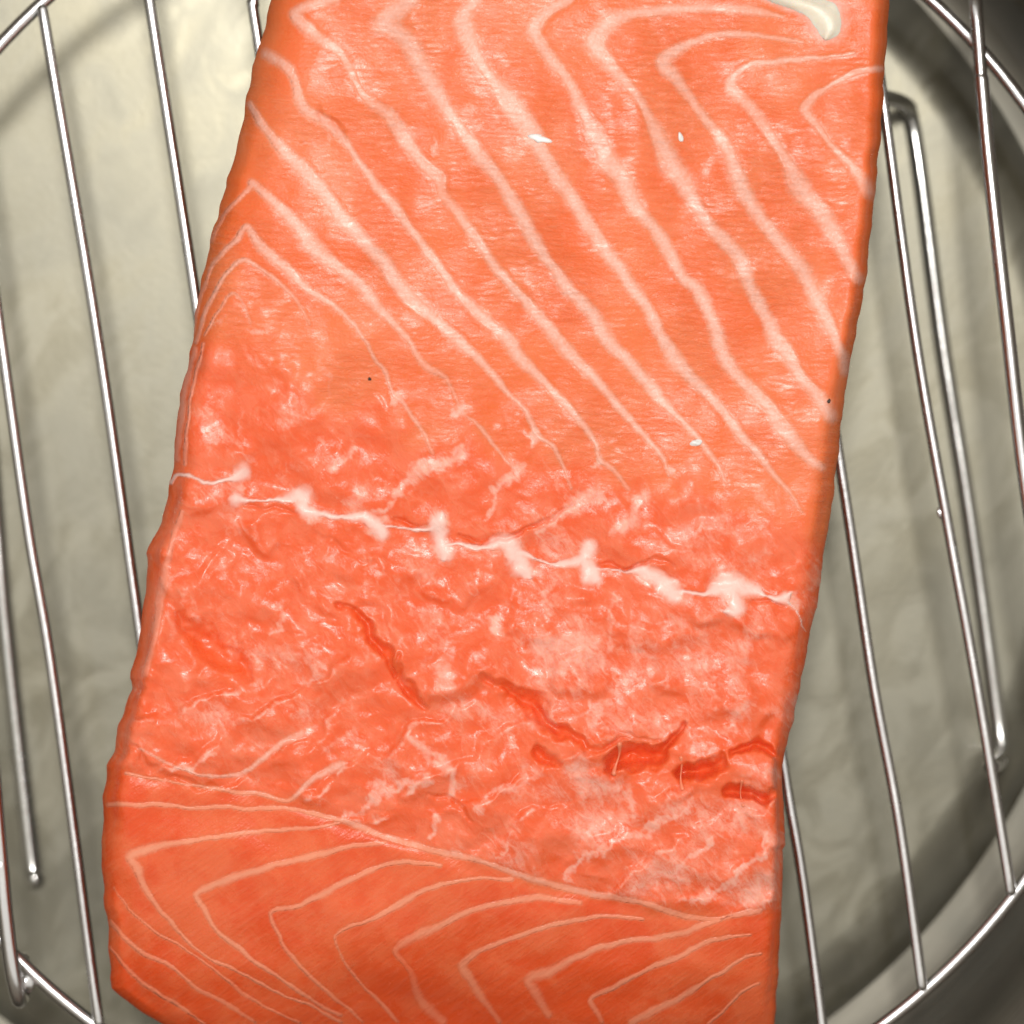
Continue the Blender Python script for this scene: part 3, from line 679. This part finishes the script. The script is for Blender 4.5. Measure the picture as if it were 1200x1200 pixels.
# underside closes the piece: strips between the two rims of each row
NB = 10
bt = np.linspace(0, 1, NB+2)[1:-1]
bt = .035+.93*(bt-bt[0])/(bt[-1]-bt[0])
bx = PX[:, :1]+(PX[:, -1:]-PX[:, :1])*bt; by = PY[:, :1]+(PY[:, -1:]-PY[:, :1])*bt; bz = (ZB+RB+.00025)+0*bx
bco = np.stack([bx, by, bz], -1).reshape(-1, 3)
bid = NV*NU+np.arange(NV*NB).reshape(NV, NB)
full = np.concatenate([ids[:, :1], bid, ids[:, -1:]], axis=1)
bq = np.stack([full[:-1, :-1], full[:-1, 1:], full[1:, 1:], full[1:, :-1]], -1).reshape(-1, 4)
vid = np.concatenate([np.arange(NV*NU), np.repeat(ids[:, 0], NB)])
flesh = quad_mesh('flesh', np.vstack([co, bco]), np.vstack([q, bq]), M_flesh, fillet, vid)

# fat seams and the sinew as pieces of their own, bedded in the flesh and a hair proud of it
gz_y, gz_x = np.gradient(co.reshape(NV, NU, 3), axis=0), np.gradient(co.reshape(NV, NU, 3), axis=1)
NRM = np.cross(gz_x, gz_y); NRM /= np.linalg.norm(NRM, axis=2)[..., None]+1e-12
NRM[NRM[..., 2] < 0] *= -1
def shell(name, field, lo, proud, label=None, mat=None):
    keep = (field > lo)&(gash < .9)
    cell = keep[:-1, :-1]&keep[1:, :-1]&keep[:-1, 1:]&keep[1:, 1:]
    if cell.sum() < 12: return None
    qq = q.reshape(NV-1, NU-1, 4)[cell]
    uv, inv = np.unique(qq, return_inverse=True); inv = inv.reshape(qq.shape)
    f = field.ravel()[uv]; n = NRM.reshape(-1, 3)[uv]
    up = (-.03+(proud+.03)*sstep(lo, lo+.9, f))*1e-3
    top = co[uv]+n*up[:, None]; bot = co[uv]-n*.0006
    N = len(uv)
    ed = np.concatenate([inv[:, [0, 1]], inv[:, [1, 2]], inv[:, [2, 3]], inv[:, [3, 0]]])
    key = np.sort(ed, axis=1); k = key[:, 0].astype(np.int64)*N+key[:, 1]
    u_, idx, cnt = np.unique(k, return_index=True, return_counts=True)
    be = ed[idx[cnt == 1]]
    side = np.stack([be[:, 1], be[:, 0], be[:, 0]+N, be[:, 1]+N], -1)
    faces = np.vstack([inv, inv[:, ::-1]+N, side])
    o = quad_mesh(name, np.vstack([top, bot]), faces, mat or M_seam, fillet, np.concatenate([uv, uv]))
    if label: o['label'] = label
    return o
for L in ALL_SEAMS:
    d, w, a = seg_field([L])
    shell('fat_seam', np.clip(1-d/(w*WV), -1.2, 1), -.55, .022)
shell('sinew', sraw0, -.5, .07, 'white knotted sinew running across the fillet')

def zat(x, y):
    r = int(np.clip(np.searchsorted(Y0, y), 0, NV-1)); c = int(np.argmin(np.abs(X[r]-x))); return Z[r, c]
def lump_at(name, x, y, r, mat, seed, **kw):
    z = zat(x, y); return blob(name, P(x, y, z+r*kw.pop('lift', 0)), r, mat, fillet, seed, **kw)
shell('fat_lump', np.clip(1-lD/(lW*1.0), -1.2, 1), .0, .45, 'waxy cream fat lump at the edge', M_lump)
for i, (x, y, r, st, rot) in enumerate([(633, 163, .0009, (1.7, .5, .4), -.25), (797, 160, .0005, (.7, 1.2, .5), .2), (815, 519, .0006, (1.5, .6, .5), .2)]):
    lump_at('white_fleck', x, y, r, M_fleck, i+7, jag=.5, stretch=st, rot=rot)  # small white bits set on the fillet surface
for i, (x, y, r) in enumerate([(433, 444, .00022), (971, 470, .00028)]):
    lump_at('dark_speck', x, y, r, M_speck, i+17, jag=.4)
# strands of torn muscle bridging the openings
for i, (x0, y0, x1, y1, r) in enumerate([(726, 872, 721, 906, .00026), (797, 888, 800, 924, .00020), (868, 915, 870, 944, .00016)]):
    za, zb_ = zat(x0, y0), zat(x1, y1)
    pa = [P(x0+(x1-x0)*t+1.5*math.sin(5*t+i), y0+(y1-y0)*t, za+(zb_-za)*t-.0009*math.sin(math.pi*t)+.00005) for t in np.linspace(0, 1, 9)]
    mesh_obj('torn_strand', *tube_mesh(pa, [r*(1.5-1.0*math.sin(math.pi*t)) for t in np.linspace(0, 1, 9)], 8), M_strand, fillet)
# skin under the piece
me_v = []; me_f = []
rows = range(6, NV-6, 24); rows = list(rows)
for r in rows:
    for t in np.linspace(.05, .95, 9):
        me_v.append((PX[r, 0]+(PX[r, -1]-PX[r, 0])*t, PY[r, 0], ZB+RB+.00012))
for i in range(len(rows)-1):
    for k in range(8): me_f.append((i*9+k, i*9+k+1, (i+1)*9+k+1, (i+1)*9+k))
mesh_obj('skin', me_v, me_f, M_skin, fillet)
